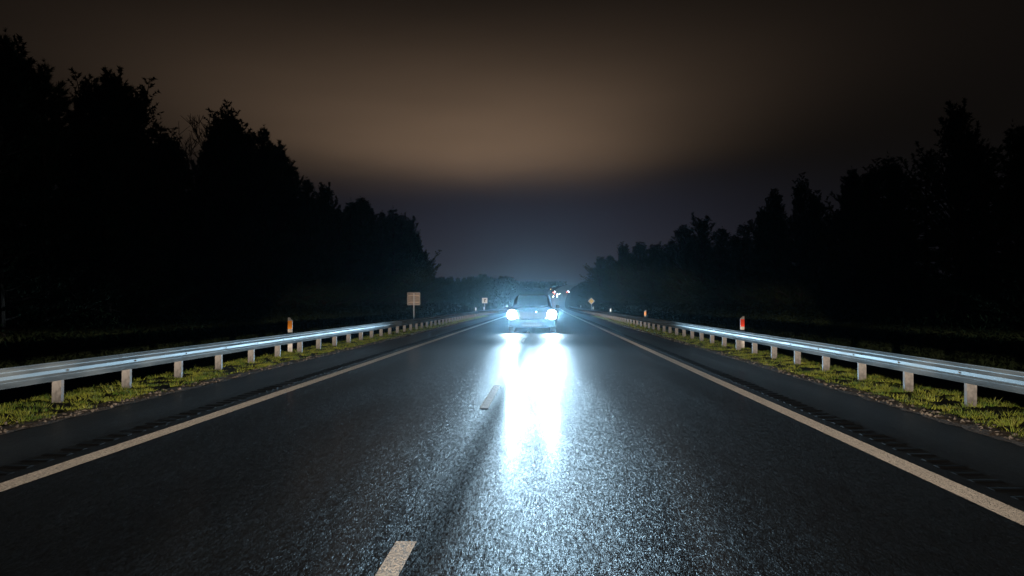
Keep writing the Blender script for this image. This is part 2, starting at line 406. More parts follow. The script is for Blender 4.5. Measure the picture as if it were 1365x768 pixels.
# short clumpy grass on both verges
def grass():
    out = []
    for s, e in ((-1, LEDGE), (1, REDGE)):
        n = 4200
        y = 3 + 92*rng.random(n)**1.55
        x = e + s*(.20 + 1.75*rng.random(n)**1.25)
        # clumps
        cl = (np.sin(y*2.1 + x*3) + np.sin(y*5.3 - x*4.1) + rng.normal(0, .9, n)) > -.75
        x, y = x[cl], y[cl]; n = len(x)
        for i in range(n):
            far = y[i] > 35; k = 9 if far else 26
            r0 = .09 if not far else .16; h0 = rng.uniform(.035, .10)*(1.0 + .5*(rng.random() < .08))
            a = rng.uniform(0, 2*math.pi, k); rad = r0*np.sqrt(rng.random(k))
            bx = x[i] + rad*np.cos(a); by = y[i] + rad*np.sin(a); hh = h0*rng.uniform(.6, 1.25, k)*(1 - .4*rad/r0)
            w = (.004 if not far else .010)*rng.uniform(.8, 1.6, k); th = rng.uniform(0, math.pi, k)
            lx, ly = rng.normal(0, .45, k)*hh + .5*rad*np.cos(a), rng.normal(0, .45, k)*hh + .5*rad*np.sin(a)
            z0 = gh(bx, by) - .005
            p0 = np.stack([bx - w*np.cos(th), by - w*np.sin(th), z0], 1); p1 = np.stack([bx + w*np.cos(th), by + w*np.sin(th), z0], 1)
            p2 = np.stack([bx + lx, by + ly, z0 + hh], 1); out.append(np.stack([p0, p1, p2], 1))
    return np.concatenate(out)
tag(tri_mesh('grass', grass(), M_GRASS), kind='stuff', label='short clumpy green grass growing on both verges under the guard rails', cat='grass')

# ------------------------------------------------------------------ guard rails
def wprofile():
    # beam section (distance toward the road, height): folded lips top and bottom, broad rib along the middle
    return [(.058, -.131), (.074, -.128), (.078, -.120), (.070, -.110), (.022, -.076), (.012, -.068), (.012, -.060), (.020, -.053),
            (.062, -.030), (.072, -.022), (.072, .022), (.062, .030), (.020, .053), (.012, .060), (.012, .068), (.022, .076),
            (.070, .110), (.078, .120), (.074, .128), (.058, .131)]
WP = wprofile(); RAIL_ZC = .47; PITCH = 2.0; Y0 = 11.9
def rail_section(side, xr, y0, y1, parent, ext=.16):
    front = [(xr + side*d, z + RAIL_ZC) for d, z in WP]; back = [(xr + side*(d - .006), z + RAIL_ZC) for d, z in WP][::-1]
    loop = front + back; n = len(loop); V = []; Fc = []
    yy = [y0, (y0 + y1)/2, y1 + ext]
    for k, y in enumerate(yy):
        c = float(cx(y)); off = side*(.005 if k == 2 else 0)
        for (x, z) in loop: V.append((x + c + off, y, z + float(gz(y))))
    for k in range(2):
        for i in range(n):
            j = (i + 1) % n; Fc.append((k*n + i, k*n + j, (k+1)*n + j, (k+1)*n + i))
    Fc.append(tuple(range(n))); Fc.append(tuple(range(2*n, 3*n)))
    o = raw('rail_section', V, Fc, M_GALV, parent)
    me = o.data; me.polygons.foreach_set('use_smooth', [len(p.vertices) == 4 for p in me.polygons])
    try: me.set_sharp_from_angle(angle=R(50))
    except Exception: pass
    return o
def post_mesh(side):
    m = MB()
    # sigma post: 0.15 m web facing traffic, flanges running back; spacer block to the beam
    m.box((-side*.075, 0, .05), (.075*2 - .02, .006, 1.1), 0)
    w = .15
    P = [(-.0, -w/2), (-.0, w/2), (.05, w/2), (.05, w/2 - .012), (.006, w/2 - .012), (.006, -w/2 + .012), (.05, -w/2 + .012), (.05, -w/2)]
    m = MB()
    m.v = []; m.f = []
    # plan outline (x away from road, y along): a C whose web closes toward the approaching driver
    pts = [(-side*.012, -.035), (-side*.145, -.035), (-side*.145, .035), (-side*.132, .035), (-side*.132, -.022), (-side*.025, -.022), (-side*.025, .035), (-side*.012, .035)]
    m.prism(pts, 2, -.55, .57)
    return m
def guardrail(side, xr, label):
    root = empty('guard_rail', (0, 0, 0), label=label, cat='guard rail', group='guard rails along the road')
    y = 1.9 - 4.0; n = 0
    while n < 62:
        rail_section(side, xr, y - .5, y + 4 - .5, root); y += 4.0; n += 1
    pm = None; stuffV = []; y = 1.9; k = 0
    rp = random.Random(int(side) + 5)
    while y < 240:
        c = float(cx(y)); z = float(gz(y))
        if k < 98:
            if pm is None: p0 = post_mesh(side).build('post', M_POST, root); pm = p0.data
            else: p0 = bpy.data.objects.new('post', pm); link(p0, root)
            p0.location = (xr + c, y, z + rp.uniform(-.008, .008)); p0.rotation_euler = (rp.uniform(-.008, .008), rp.uniform(-.012, .012), rp.uniform(-.05, .05))
            if y < 34:
                bm = MB().cyl((xr + side*.066, y, RAIL_ZC), (xr + side*.084, y, RAIL_ZC), .017, .014, 6)
                bm.build('bolt', M_BOLT, p0); b = p0.children[-1]; b.matrix_parent_inverse = p0.matrix_basis.inverted()
        else:
            stuffV.append((xr + c, y, z))
        y += PITCH; k += 1
    if stuffV:
        m = MB()
        for (x, y, z) in stuffV: m.box((x - side*.09, y, z + .1), (.15, .06, 1.0))
        tag(m.build('distant_posts', M_POST, root), kind='stuff')
    return root
guardrail(1, LRAIL, 'long galvanised guard rail on short posts along the left verge')
guardrail(-1, RRAIL, 'long galvanised guard rail on short posts along the right verge')

# ------------------------------------------------------------------ delineator posts
M_WHITE = noisy(mat('white_plastic', (.5, .47, .42), .55), (.27, .25, .22), (.42, .38, .34), 12, 4)
def refl(name, c): return mat(name, c, .25, spec=.8, coat=.6)
M_ORANGE = refl('orange_reflector', (.95, .30, .02)); M_RED = refl('red_reflector', (.85, .05, .015)); M_REFW = refl('white_reflector', (.85, .85, .8))
def delineator(x, y, side, mref, label, group=None, hgt=1.0):
    z = float(gh(x, y)); X = x + float(cx(y)); H = hgt - z
    root = empty('delineator_post', (X, y, z + float(gz(y))*0), label=label, cat='delineator post', group=group)
    root.location = (X, y, float(gz(y)) + float(side_z(x)))
    H = hgt - float(side_z(x))
    # triangular-ish hollow post, slanted top that falls toward the road
    m = MB(); w = .065
    hi, lo = (H, H - .075)
    zl, zr = (hi, lo) if side < 0 else (lo, hi)     # taller on the side away from the road
    pts_f = [(-w, -.1), (w, -.1), (w, zr), (-w, zl)]
    o = 0
    for (yy, s) in ((-.022, .92), (.0, 1.0), (.045, .35)):
        for (px, pz) in pts_f: m.v.append((px*s, yy, pz if pz > 0 else pz))
    m.f = [(0, 1, 2, 3), (11, 10, 9, 8)]
    for r in range(2):
        for i in range(4):
            j = (i + 1) % 4; m.f.append((r*4 + j, r*4 + i, (r+1)*4 + i, (r+1)*4 + j))
    body = m.build('post_body', M_WHITE, root)
    rf = MB().box((0, -.026, H - .205), (.122, .010, .23)); rf.build('reflector', mref, root, bevel=.003)
    return root
delineator(-7.05, 23.9, -1, M_ORANGE, 'white delineator post with an orange reflector behind the left guard rail')
delineator(6.02, 26.8, 1, M_RED, 'white delineator post with a large red reflector behind the right guard rail, the nearer one')
delineator(6.02, 52.5, 1, M_ORANGE, 'small orange topped delineator post farther along the right guard rail, second from the camera', hgt=.98)
delineator(6.02, 80.0, 1, M_REFW, 'tiny pale delineator post on the right, third from the camera', hgt=.95)
delineator(6.02, 109.0, 1, M_REFW, 'white delineator post beneath the yellow diamond sign on the right')
delineator(6.1, 152.0, 1, M_REFW, 'tiny far white delineator post beyond the diamond sign', hgt=1.05)
delineator(-7.05, 89.0, -1, M_REFW, 'small white delineator post left of the far white sign', hgt=1.0)
delineator(-7.05, 101.0, -1, M_REFW, 'small white delineator post under the far white sign on the left', hgt=1.0)

# ------------------------------------------------------------------ road signs
M_BOARD = noisy(mat('sign_back', (.34, .25, .19), .6, metal=.0), (.15, .11, .085), (.25, .185, .14), 5, 6, stretch=(1, 1, 6))
M_SRIM = mat('sign_rim', (.25, .22, .20), .5); M_POLE = mat('sign_pole', (.45, .42, .40), .45, metal=.3)
M_CLAMP = mat('clamp_steel', (.4, .3, .22), .5, metal=.4)
def sign_back(px, Y, label):
    X = (px - VX)/F*Y; z0 = float(gh(X, Y)); root = empty('road_sign', (X, Y, z0), label=label, cat='road sign')
    b = -z0
    MB().cyl((0, 0, -.3), (0, 0, 2.0 + b), .030, n=14).build('pole', M_POLE, root, smooth_=False)
    pn = MB().box((-.02, .045, 1.66 + b), (.74, .012, .74)).build('sign_panel', M_BOARD, root)
    rim = MB()
    for (cx_, cz, w, h) in ((-.02, 2.035, .78, .03), (-.02, 1.285, .78, .03), (-.405, 1.66, .03, .72), (.365, 1.66, .03, .72)): rim.box((cx_, .030, cz + b), (w, .03, h))
    rim.build('rim', M_SRIM, pn)
    for z in (1.45, 1.86):
        MB().box((-.02, .028, z + b), (.66, .022, .05)).build('bracket', M_CLAMP, root)
    return root
sign_back(551, 53.0, 'back of a square brownish road sign on a thin pole behind the left guard rail')
M_SW = mat('sign_white', (.80, .74, .62), .45); M_SY = mat('sign_yellow', (.90, .55, .05), .4); M_SK = mat('sign_dark_print', (.18, .14, .10), .5)
def sign_square(px, Y, label):
    X = (px - VX)/F*Y; z0 = float(gh(X, Y)); root = empty('road_sign', (X, Y, z0), label=label, cat='road sign'); b = -z0
    MB().cyl((0, .03, -.3), (0, .03, 2.05 + b), .035, n=10).build('pole', M_POLE, root)
    MB().box((0, 0, 1.72 + b), (.70, .02, .70)).build('sign_panel', M_SW, root, bevel=.004)
    m = MB().box((0, -.014, 1.72 + b), (.12, .008, .40)); m.box((.10, -.014, 1.86 + b), (.14, .008, .10)); m.build('sign_symbol', M_SK, root)
sign_square(646, 112.0, 'far small square white road sign with a dark symbol on the left')
def sign_diamond(px, Y, label):
    X = (px - VX)/F*Y; z0 = float(gh(X, Y)); root = empty('road_sign', (X, Y, z0), label=label, cat='road sign'); b = -z0
    zc = CAM_H + 2.6/F*Y + b
    def dia(s, y, th): return MB().prism([(-s, zc), (0, zc - s), (s, zc), (0, zc + s)], 1, y, y + th)
    MB().cyl((0, .04, -.3), (0, .04, zc + .3), .035, n=10).build('pole', M_POLE, root)
    dia(.47, 0, .02).build('sign_panel', M_SW, root)
    dia(.33, -.008, .006).build('sign_face', M_SY, root)
sign_diamond(788, 118.0, 'far yellow diamond road sign with a white border on the right')

# ------------------------------------------------------------------ trees
def blades(C, D, n, ln, wd, spread, rng):
    """n thin blades from each centre C fanning round direction D"""
    k = len(C); C = np.repeat(C, n, 0); D = np.repeat(D, n, 0)
    d = D + rng.normal(0, spread, C.shape); d /= np.linalg.norm(d, axis=1, keepdims=True) + 1e-9
    s = np.cross(d, rng.normal(0, 1, C.shape)); s /= np.linalg.norm(s, axis=1, keepdims=True) + 1e-9
    L = ln*rng.uniform(.6, 1.3, (k*n, 1)); W = wd*rng.uniform(.6, 1.4, (k*n, 1))
    return np.stack([C - s*W, C + s*W, C + d*L], 1)
def tube(m, P, rad, n=6):
    P = [np.array(p, float) for p in P]; o = len(m.v)
    for i, p in enumerate(P):
        d = P[min(i+1, len(P)-1)] - P[max(i-1, 0)]; d /= np.linalg.norm(d) + 1e-9
        a = np.cross(d, (0, 1, 0) if abs(d[1]) < .9 else (1, 0, 0)); a /= np.linalg.norm(a); b = np.cross(d, a)
        for k in range(n):
            t = 2*math.pi*k/n; m.v.append(tuple(p + rad[i]*(math.cos(t)*a + math.sin(t)*b)))
    for i in range(len(P) - 1):
        for k in range(n):
            j = (k + 1) % n; m.f.append((o + i*n + k, o + i*n + j, o + (i+1)*n + j, o + (i+1)*n + k))
def conifer(kind, seed, H=10.0):
    g = np.random.default_rng(seed); m = MB()
    lean = g.normal(0, .012, 2); tz = np.linspace(-.4, H*.97, 9)
    tr = [(lean[0]*z + .06*math.sin(z*.6 + seed), lean[1]*z + .05*math.cos(z*.5 + seed), z) for z in tz]
    tube(m, tr, [.17*(1 - .9*max(0, z)/H) + .01 for z in tz], 8)
    def at(z): return np.array([np.interp(z, tz, [p[0] for p in tr]), np.interp(z, tz, [p[1] for p in tr]), z])
    C = []; D = []
    z0 = {'pine': .16, 'spruce': .06, 'broad': .12}[kind]; nb = {'pine': 84, 'spruce': 120, 'broad': 80}[kind]
    Rm = {'pine': 2.7, 'spruce': 2.7, 'broad': 3.0}[kind]
    for i in range(nb):
        t = z0 + (1 - z0)*(i + g.random())/nb
        q = (t - z0)/(1 - z0)
        if kind == 'spruce': L = Rm*(1 - q)**.95 + .10; el = R(-12) + R(60)*q**2
        elif kind == 'pine': L = Rm*min(1, (1 - q)**.80*1.05)*(.75 + .25*math.sin(q*9 + seed)) + .15; el = R(-2) + R(50)*q**1.6
        else: L = Rm*math.sqrt(max(.02, 1 - (1.55*q - .55)**2 if q > .35 else 1))*(.85 + .15*math.sin(q*11 + seed)); el = R(12) + R(68)*q
        L *= g.choice([.5, .75, .9, 1.05, 1.3])*g.uniform(.85, 1.15); a = i*2.39996 + g.normal(0, .35)
        d0 = np.array((math.cos(a)*math.cos(el), math.sin(a)*math.cos(el), math.sin(el)))
        b0 = at(t*H*.985); pts = [b0]; d = d0.copy(); ns = 5
        for s in range(ns):
            d = d + np.array((0, 0, {'pine': .13, 'spruce': .02 if s > 2 else -.06, 'broad': .10}[kind])) + g.normal(0, .05, 3); d /= np.linalg.norm(d)
            pts.append(pts[-1] + d*L/ns)
        tube(m, pts, [.035*(1 - .8*s/ns)*(.5 + L/Rm) for s in range(ns + 1)], 4)
        P = np.array(pts)
        nt_ = int(6 + 9*L/Rm)
        for s in range(nt_):
            u = .18 + .82*(s + g.random())/nt_; j = min(ns - 1, int(u*ns)); f = u*ns - j
            p = P[j]*(1 - f) + P[j+1]*f; bd = P[j+1] - P[j]; bd /= np.linalg.norm(bd)
            side = np.cross(bd, (0, 0, 1)); side /= np.linalg.norm(side) + 1e-9
            tl = (.22 + .34*L*(1 - u))*g.uniform(.6, 1.2); sg = 1 if s % 2 else -1
            td = bd*.75 + side*sg*.75 + np.array((0, 0, .32 if kind != 'spruce' else -.18)) + g.normal(0, .2, 3); td /= np.linalg.norm(td)
            for v in (.3, .55, .8, 1.0): C.append(p + td*tl*v); D.append(td)
        C.append(P[-1]); D.append(d); 
    top = at(H*.97)
    for v in np.linspace(-.6, .55, 7): C.append(top + np.array((0, 0, v))); D.append(np.array((0, 0, 1.0)))
    C = np.array(C); D = np.array(D)
    if kind == 'spruce': T = blades(C, D, 10, .16, .012, .50, g)
    elif kind == 'pine': T = blades(C, D, 10, .17, .012, .55, g)
    else: T = blades(C, D, 8, .13, .026, .85, g)
    return m, T
def bare_tree(seed, H=10.0):
    g = np.random.default_rng(seed); m = MB()
    def grow(p, d, L, r, lev):
        pts = [p]; n = 4
        for s in range(n):
            d = d + g.normal(0, .07, 3) + np.array((0, 0, .06)); d = d/np.linalg.norm(d); pts.append(pts[-1] + d*L/n)
        tube(m, pts, [r*(1 - .5*s/n) for s in range(n + 1)], 6 if lev < 2 else 4)
        if lev >= 5: return
        for k in range({0: 6, 1: 5, 2: 5, 3: 5, 4: 4}[lev]):
            u = g.uniform(.35, 1); q = np.array(pts[min(n - 1, int(u*n))])*(1 - (u*n) % 1) + np.array(pts[min(n, int(u*n) + 1)])*((u*n) % 1)
            nd = d + g.normal(0, .42, 3); nd[2] = abs(nd[2]) + .1; nd /= np.linalg.norm(nd)
            grow(q, nd, L*g.uniform(.5, .72), max(.013, r*.45), lev + 1)
    grow(np.array((0, 0, -.4)), np.array((0, 0, 1.0)), H*.42, .15, 0)
    mx = max(v[2] for v in m.v); m.v = [(x, y, z*H/mx) for x, y, z in m.v]
    return m
KINDS = {}
def proto(key, kind, seed, leafm):
    m, T = conifer(kind, seed)
    KINDS[key] = (m, T, leafm)
proto('pine_a', 'pine', 1, M_PINE); proto('pine_b', 'pine', 7, M_PINE); proto('spruce_a', 'spruce', 3, M_SPRUCE); proto('spruce_b', 'spruce', 12, M_SPRUCE)
proto('broad_a', 'broad', 4, M_BROAD); proto('broad_b', 'broad', 9, M_BROAD)
FIRST = {}
KN = {'pine': 'pine_tree', 'spruce': 'spruce_tree', 'broad': 'broadleaf_tree'}
rt = random.Random(42)
def tree(key, X, Y, H, label, group=None, wide=1.0):
    z = float(gh(X, Y)) - .05; s = (H)/10.0
    if key not in FIRST:
        m, T, lm = KINDS[key]
        root = empty(KN[key.split('_')[0]], (0, 0, 0)); m.build('trunk', M_BARK, root); tri_mesh('crown', T, lm, root); FIRST[key] = root
    else: root = copy_tree(FIRST[key])
    for k in ('group',):
        if k in root: del root[k]
    tag(root, label, 'tree', group)
    sw = s*(.35 + .65*wide)*rt.uniform(.95, 1.15)
    root.location = (X, Y, z); root.rotation_euler = (0, 0, rt.uniform(0, 6.28)); root.scale = (sw, sw, s)
    return root
def place(px, ty, lat, key, label, group=None, wide=1.0):
    Y = abs(lat)*F/abs(px - VX); X = math.copysign(abs(lat), px - VX)
    top = CAM_H + (VY - ty)/F*Y
    return tree(key, X, Y, top - float(gh(X, Y)) + .05, label, group, wide)
LT = [  # photo column of the tree, photo row of its top, metres from the road axis, kind, label
 (-20, 42, 15.5, 'pine_a', 'tall dark pine cut off by the left edge, drooping boughs against the sky', 1.0),
 (44, 84, 17.5, 'pine_b', 'dark pine with a pointed top, second from the left edge', .95),
 (80, 116, 18.5, 'spruce_a', 'slim dark spruce between two taller pines at far left', .8),
 (101, 120, 17, 'spruce_b', 'dark spruce just left of the broad tall pine', .85),
 (130, 97, 16.5, 'pine_a', 'broad bushy dark pine, highest of the left forest after the edge one', 1.0),
 (158, 113, 18.5, 'pine_b', 'dark pine hugging the right side of the broad tall pine', .8),
 (192, 161, 17, 'spruce_a', 'narrow pointed dark spruce on the first downhill step of the left treeline', .85),
 (211, 179, 17.5, 'spruce_b', 'small pointed dark spruce on the second step of the left treeline', .85),
 (229, 199, 18, 'pine_b', 'low dark pine just left of the bare branched tree', .8),
 (303, 165, 17.5, 'broad_a', 'dense dark broadleaf tree with a ragged top beside the bare branches', .75),
 (320, 180, 18.5, 'spruce_a', 'dark spruce tucked between the ragged broadleaf and the layered pine', .8),
 (347, 171, 17, 'pine_a', 'dark pine with open layered branches in the middle of the left treeline', .95),
 (371, 194, 18, 'pine_b', 'dark pine leaning on the right of the open layered pine', .8),
 (388, 218, 17.5, 'spruce_b', 'pointed dark spruce where the left treeline starts falling', .8),
 (406, 241, 17.5, 'pine_a', 'small dark pine on the falling left treeline', .8),
 (430, 258, 17.5, 'broad_b', 'rounded dark tree before the dip of the left treeline', .7),
 (446, 280, 18, 'spruce_a', 'short dark spruce in the dip of the left treeline', .9),
 (464, 268, 17.5, 'spruce_b', 'left of three pointed dark tops past the dip', .8),
 (478, 266, 17, 'pine_b', 'middle one of three pointed dark tops past the dip', .7),
 (491, 268, 17.5, 'spruce_a', 'right one of three pointed dark tops past the dip', .8),
 (507, 284, 17.5, 'pine_a', 'low dark pine left of the last tall conifer', .7),
 (524, 278, 17, 'spruce_b', 'last tall pointed conifer of the left forest', .85),
 (535, 288, 17.5, 'pine_b', 'dark pine behind the last tall conifer on the left', .7),
 (546, 300, 17.5, 'broad_a', 'dark rounded tree on the final left slope, above the square sign', .65),
 (556, 318, 17.5, 'pine_a', 'dark pine lower on the final left slope', .7),
 (565, 340, 18, 'broad_b', 'small dark tree near the foot of the left treeline', .75),
 (574, 358, 18.5, 'spruce_a', 'smallest dark spruce at the very end of the left forest', .9)]
for px, ty, lat, key, lb, wd in LT: place(px, ty, -lat, key, lb, None, .68 if px == 303 else max(wd, .9) if px < 400 else 1.15)
RT = [
 (1392, 146, 16, 'pine_b', 'tall black pine at the right edge of the picture', 1.0),
 (1345, 176, 17.5, 'spruce_a', 'black spruce second from the right edge', .9),
 (1290, 183, 17.5, 'pine_a', 'black pine just right of the highest inner crown on the right', .9),
 (1266, 166, 16.5, 'broad_b', 'highest broad black crown of the right forest away from the edge', .85),
 (1225, 212, 18, 'spruce_b', 'low black spruce left of the highest broad crown', .9),
 (1181, 215, 17, 'spruce_a', 'pointed black spruce in the middle of the right forest', .95),
 (1154, 237, 18, 'pine_b', 'black pine between the pointed spruce and the spreading pine', .8),
 (1134, 231, 16.5, 'pine_a', 'black pine with boughs spreading left over a dip in the treeline', .95),
 (1100, 288, 18, 'spruce_b', 'short black spruce in the dip of the right treeline', .9),
 (1081, 271, 18, 'broad_b', 'right half of the twin rounded crowns on the right', .75),
 (1062, 259, 17, 'broad_a', 'taller half of the twin rounded crowns on the right', .8),
 (1030, 269, 17, 'broad_b', 'rounded black crown just left of the twin crowns', .8),
 (1012, 284, 18, 'pine_b', 'black pine on the left shoulder of the rounded crowns', .75),
 (985, 301, 17, 'spruce_a', 'small black spruce between two rounded groups on the right', .9),
 (958, 307, 17.5, 'pine_a', 'black pine with an uneven top above the nearer red reflector', .8),
 (934, 302, 17, 'broad_a', 'rounded black tree halfway along the right treeline', .7),
 (911, 311, 17.5, 'broad_b', 'black tree with a sloping left side halfway along the right treeline', .7),
 (895, 323, 18, 'pine_b', 'black pine at the step down above the orange reflector', .7),
 (870, 334, 18, 'broad_a', 'rounded black tree right of a pair of far rounded ones', .75),
 (853, 331, 17, 'broad_b', 'right of the far pair of rounded trees on the right', .6),
 (829, 334, 17, 'broad_a', 'left of the far pair of rounded trees on the right', .6),
 (813, 342, 18, 'pine_a', 'far dark pine near the end of the right forest', .7),
 (800, 348, 18, 'broad_b', 'far dark tree above the yellow diamond sign', .7),
 (789, 357, 18.5, 'spruce_b', 'last dark tree at the end of the right forest beside the glow', .8)]
for px, ty, lat, key, lb, wd in RT: place(px, ty, lat, key, lb, None, max(wd, .95) if px > 990 else 2.0)
# bare tree with upswept twigs
Yb = 17.0*F/(VX - 264); Hb = CAM_H + (VY - 158)/F*Yb + .9
bt = empty('bare_tree', (-17.0, Yb, float(gh(-17, Yb)) - .05), label='leafless tree with thin upswept twigs in a gap of the left treeline', cat='tree')
bmesh_ = bare_tree(5, Hb); bmesh_.build('trunk', M_BARK, bt)
bt.scale = (1.35, 1.35, 1)
# the trees behind the front ones, filling the wood; hardly tellable apart
def envelope(L, px, margin):
    xs = sorted((a[0], a[1]) for a in L); return float(np.interp(px, [a[0] for a in xs], [a[1] for a in xs])) + margin
GL = 'trees inside the dark forest left of the road'; GR = 'trees inside the dark forest right of the road'
LL = 'one of the dark trees filling the forest behind the left treeline'; LR = 'one of the black trees filling the forest behind the right treeline'
keys = ['pine_a', 'pine_b', 'spruce_a', 'spruce_b', 'broad_a', 'broad_b']
for L, s, g_, l_, far in ((LT, -1, GL, LL, 150), (RT, 1, GR, LR, 330)):
    for row, lat0 in enumerate((20.0, 24.5)):
        Y = 14.0 + row*1.7
        while Y < far:
            lat = lat0 + rt.uniform(-1.3, 1.3); px = VX + s*lat*F/Y
            if -60 < px < 1430:
                ty = envelope(L, px, rt.uniform(5, 22) + row*6)
                top = CAM_H + (VY - ty)/F*Y
                tree(rt.choice(keys), s*lat, Y, max(4.0, top - float(gh(s*lat, Y))), l_, g_, 1.15 if Y < 90 else 1.7)
            Y += (3.4 + row*.8)*(1 + Y/120)
# undergrowth and the depth of the wood as one mass each side
def mass(lat_a, lat_b, ya, yb, s, n, top, seed, ln=.17, wd=.028):
    g = np.random.default_rng(seed); Y = ya + (yb - ya)*g.random(n)**1.35; X = s*(lat_a + (lat_b - lat_a)*g.random(n))
    t = top(X, Y)*(.72 + .16*np.sin(Y*.9 + X*.7) + .12*np.sin(Y*2.3 - X)); Z = gh(X, Y) + t*g.random(n)**.8
    C = np.stack([X, Y, Z], 1); D = g.normal(0, 1, C.shape); D[:, 2] = abs(D[:, 2]) + .3; D /= np.linalg.norm(D, axis=1, keepdims=True)
    sc = (1 + Y/90)[:, None]
    k = 5; Cr = np.repeat(C, k, 0) + g.normal(0, .16, (n*k, 3)); d = np.repeat(D, k, 0) + g.normal(0, .6, (n*k, 3)); d /= np.linalg.norm(d, axis=1, keepdims=True)
    sd = np.cross(d, g.normal(0, 1, d.shape)); sd /= np.linalg.norm(sd, axis=1, keepdims=True); S = np.repeat(sc, k, 0)
    return np.stack([Cr - sd*wd*S, Cr + sd*wd*S, Cr + d*ln*S], 1)
und = np.concatenate([mass(13.0, 16.0, 8, 150, -1, 26000, lambda x, y: 2.2 + 0*x, 21), mass(12.6, 16.0, 8, 330, 1, 32000, lambda x, y: 2.2 + 0*x, 22)])
tag(tri_mesh('undergrowth', und, M_SHRUB), kind='stuff', label='low dark undergrowth along both forest edges', cat='undergrowth')
# far wood on the left, seen under the sky beside the oncoming lamps
def far_wood():
    g = np.random.default_rng(31); out = []
    for i in range(70):
        px = g.uniform(578, 690); Y = g.uniform(215, 270) + (px - 578)*.35
        ty = np.interp(px, [578, 590, 600, 615, 641, 660, 681, 690], [372, 370, 369, 372, 365, 369, 370, 378]) + g.uniform(0, 6)
        X = (px - VX)/F*Y; z0 = float(gh(X, Y)); H = CAM_H + (VY - ty)/F*Y - z0; n = 420
        t = g.random(n)**.7; a = g.uniform(0, 6.283, n); r = (1.0 - t)**.6*2.0*g.random(n)**.4 + .08
        C = np.stack([X + r*np.cos(a), Y + r*np.sin(a), z0 + t*H], 1); D = np.stack([np.cos(a)*.5, np.sin(a)*.5, .7 + 0*a], 1)
        out.append(blades(C, D, 3, .62, .11, .4, g))
    return np.concatenate(out)
tag(tri_mesh('far_wood', far_wood(), M_PINE), kind='stuff', label='far dark wood left of the oncoming headlights', cat='wood')
def ridge_wood():
    g = np.random.default_rng(33); n = 9000
    Y = g.uniform(600, 900, n); X = g.uniform(-260, 260, n); keep = abs(X - (cx(Y))) > 9; X, Y = X[keep], Y[keep]
    C = np.stack([X, Y, gz(Y) + g.uniform(0, 2.6, len(X))], 1); D = np.tile((0, 0, 1.0), (len(X), 1))
    return blades(C, D, 4, 1.6, .6, .5, g)
tag(tri_mesh('ridge_wood', ridge_wood(), M_SPRUCE), kind='stuff', label='distant scrub and trees along the low rise at the end of the road', cat='wood')

# ------------------------------------------------------------------ the oncoming car
M_CARP = noisy(mat('car_paint', (.006, .008, .011), .55, spec=.25, coat=0), (.005, .007, .009), (.008, .010, .013), 2, 3)
M_GLASS = mat('dark_glass', (.01, .012, .015), .06, spec=.8, coat=.5)
M_TRIM = mat('black_trim', (.012, .012, .013), .55); M_CHROME = mat('chrome', (.08, .085, .09), .4, metal=1)
M_TYRE = mat('tyre_rubber', (.02, .02, .02), .85); M_RIM = mat('alloy_rim', (.35, .36, .38), .35, metal=.9)
M_PLATE = mat('plate_blank', (.05, .05, .048), .7, spec=.2)
def emis(name, c, s):
    m = mat(name, c, .3); b = m.node_tree.nodes['Principled BSDF']; b.inputs['Emission Color'].default_value = (*c, 1); b.inputs['Emission Strength'].default_value = s; return m
M_HEAD = emis('headlamp_lens_lit', (.80, .93, 1.0), 90); M_POS = emis('position_lamp_lit', (.85, .93, 1.0), 9)
def loft(rings, close=True):
    m = MB(); n = len(rings[0])
    for r in rings: m.v += [tuple(p) for p in r]
    for i in range(len(rings) - 1):
        for k in range(n):
            j = (k + 1) % n; m.f.append((i*n + k, i*n + j, (i+1)*n + j, (i+1)*n + k))
    m.f.append(tuple(range(n))[::-1]); m.f.append(tuple((len(rings)-1)*n + k for k in range(n)))
    return m
def ring(y, w, zb, zt, e=3.6, n=40, tw=1.0):
    out = []
    for k in range(n):
        t = 2*math.pi*(k + .5)/n; c, s = math.cos(t), math.sin(t)
        x = math.copysign(abs(c)**(2/e), c); z = math.copysign(abs(s)**(2/e), s)
        zz = (zb + zt)/2 + z*(zt - zb)/2; f = 1 + (tw - 1)*max(0, z)
        out.append((x*w*f, y, zz))
    return out
def wheel(root, x, y, r=.37, w=.25, s=1):
    t = MB().cyl((x - w/2, y, r), (x + w/2, y, r), r, n=32).build('wheel', M_TYRE, root, bevel=.03)
    h = MB().cyl((x + s*(w/2 - .02), y, r), (x + s*(w/2 + .008), y, r), .23, .20, n=24)
    for k in range(5):
        a = k*2*math.pi/5; h.box((x + s*(w/2 + .01), y + .11*math.cos(a), r + .11*math.sin(a)), (.02, .05, .05))
    h.build('rim', M_RIM, t)
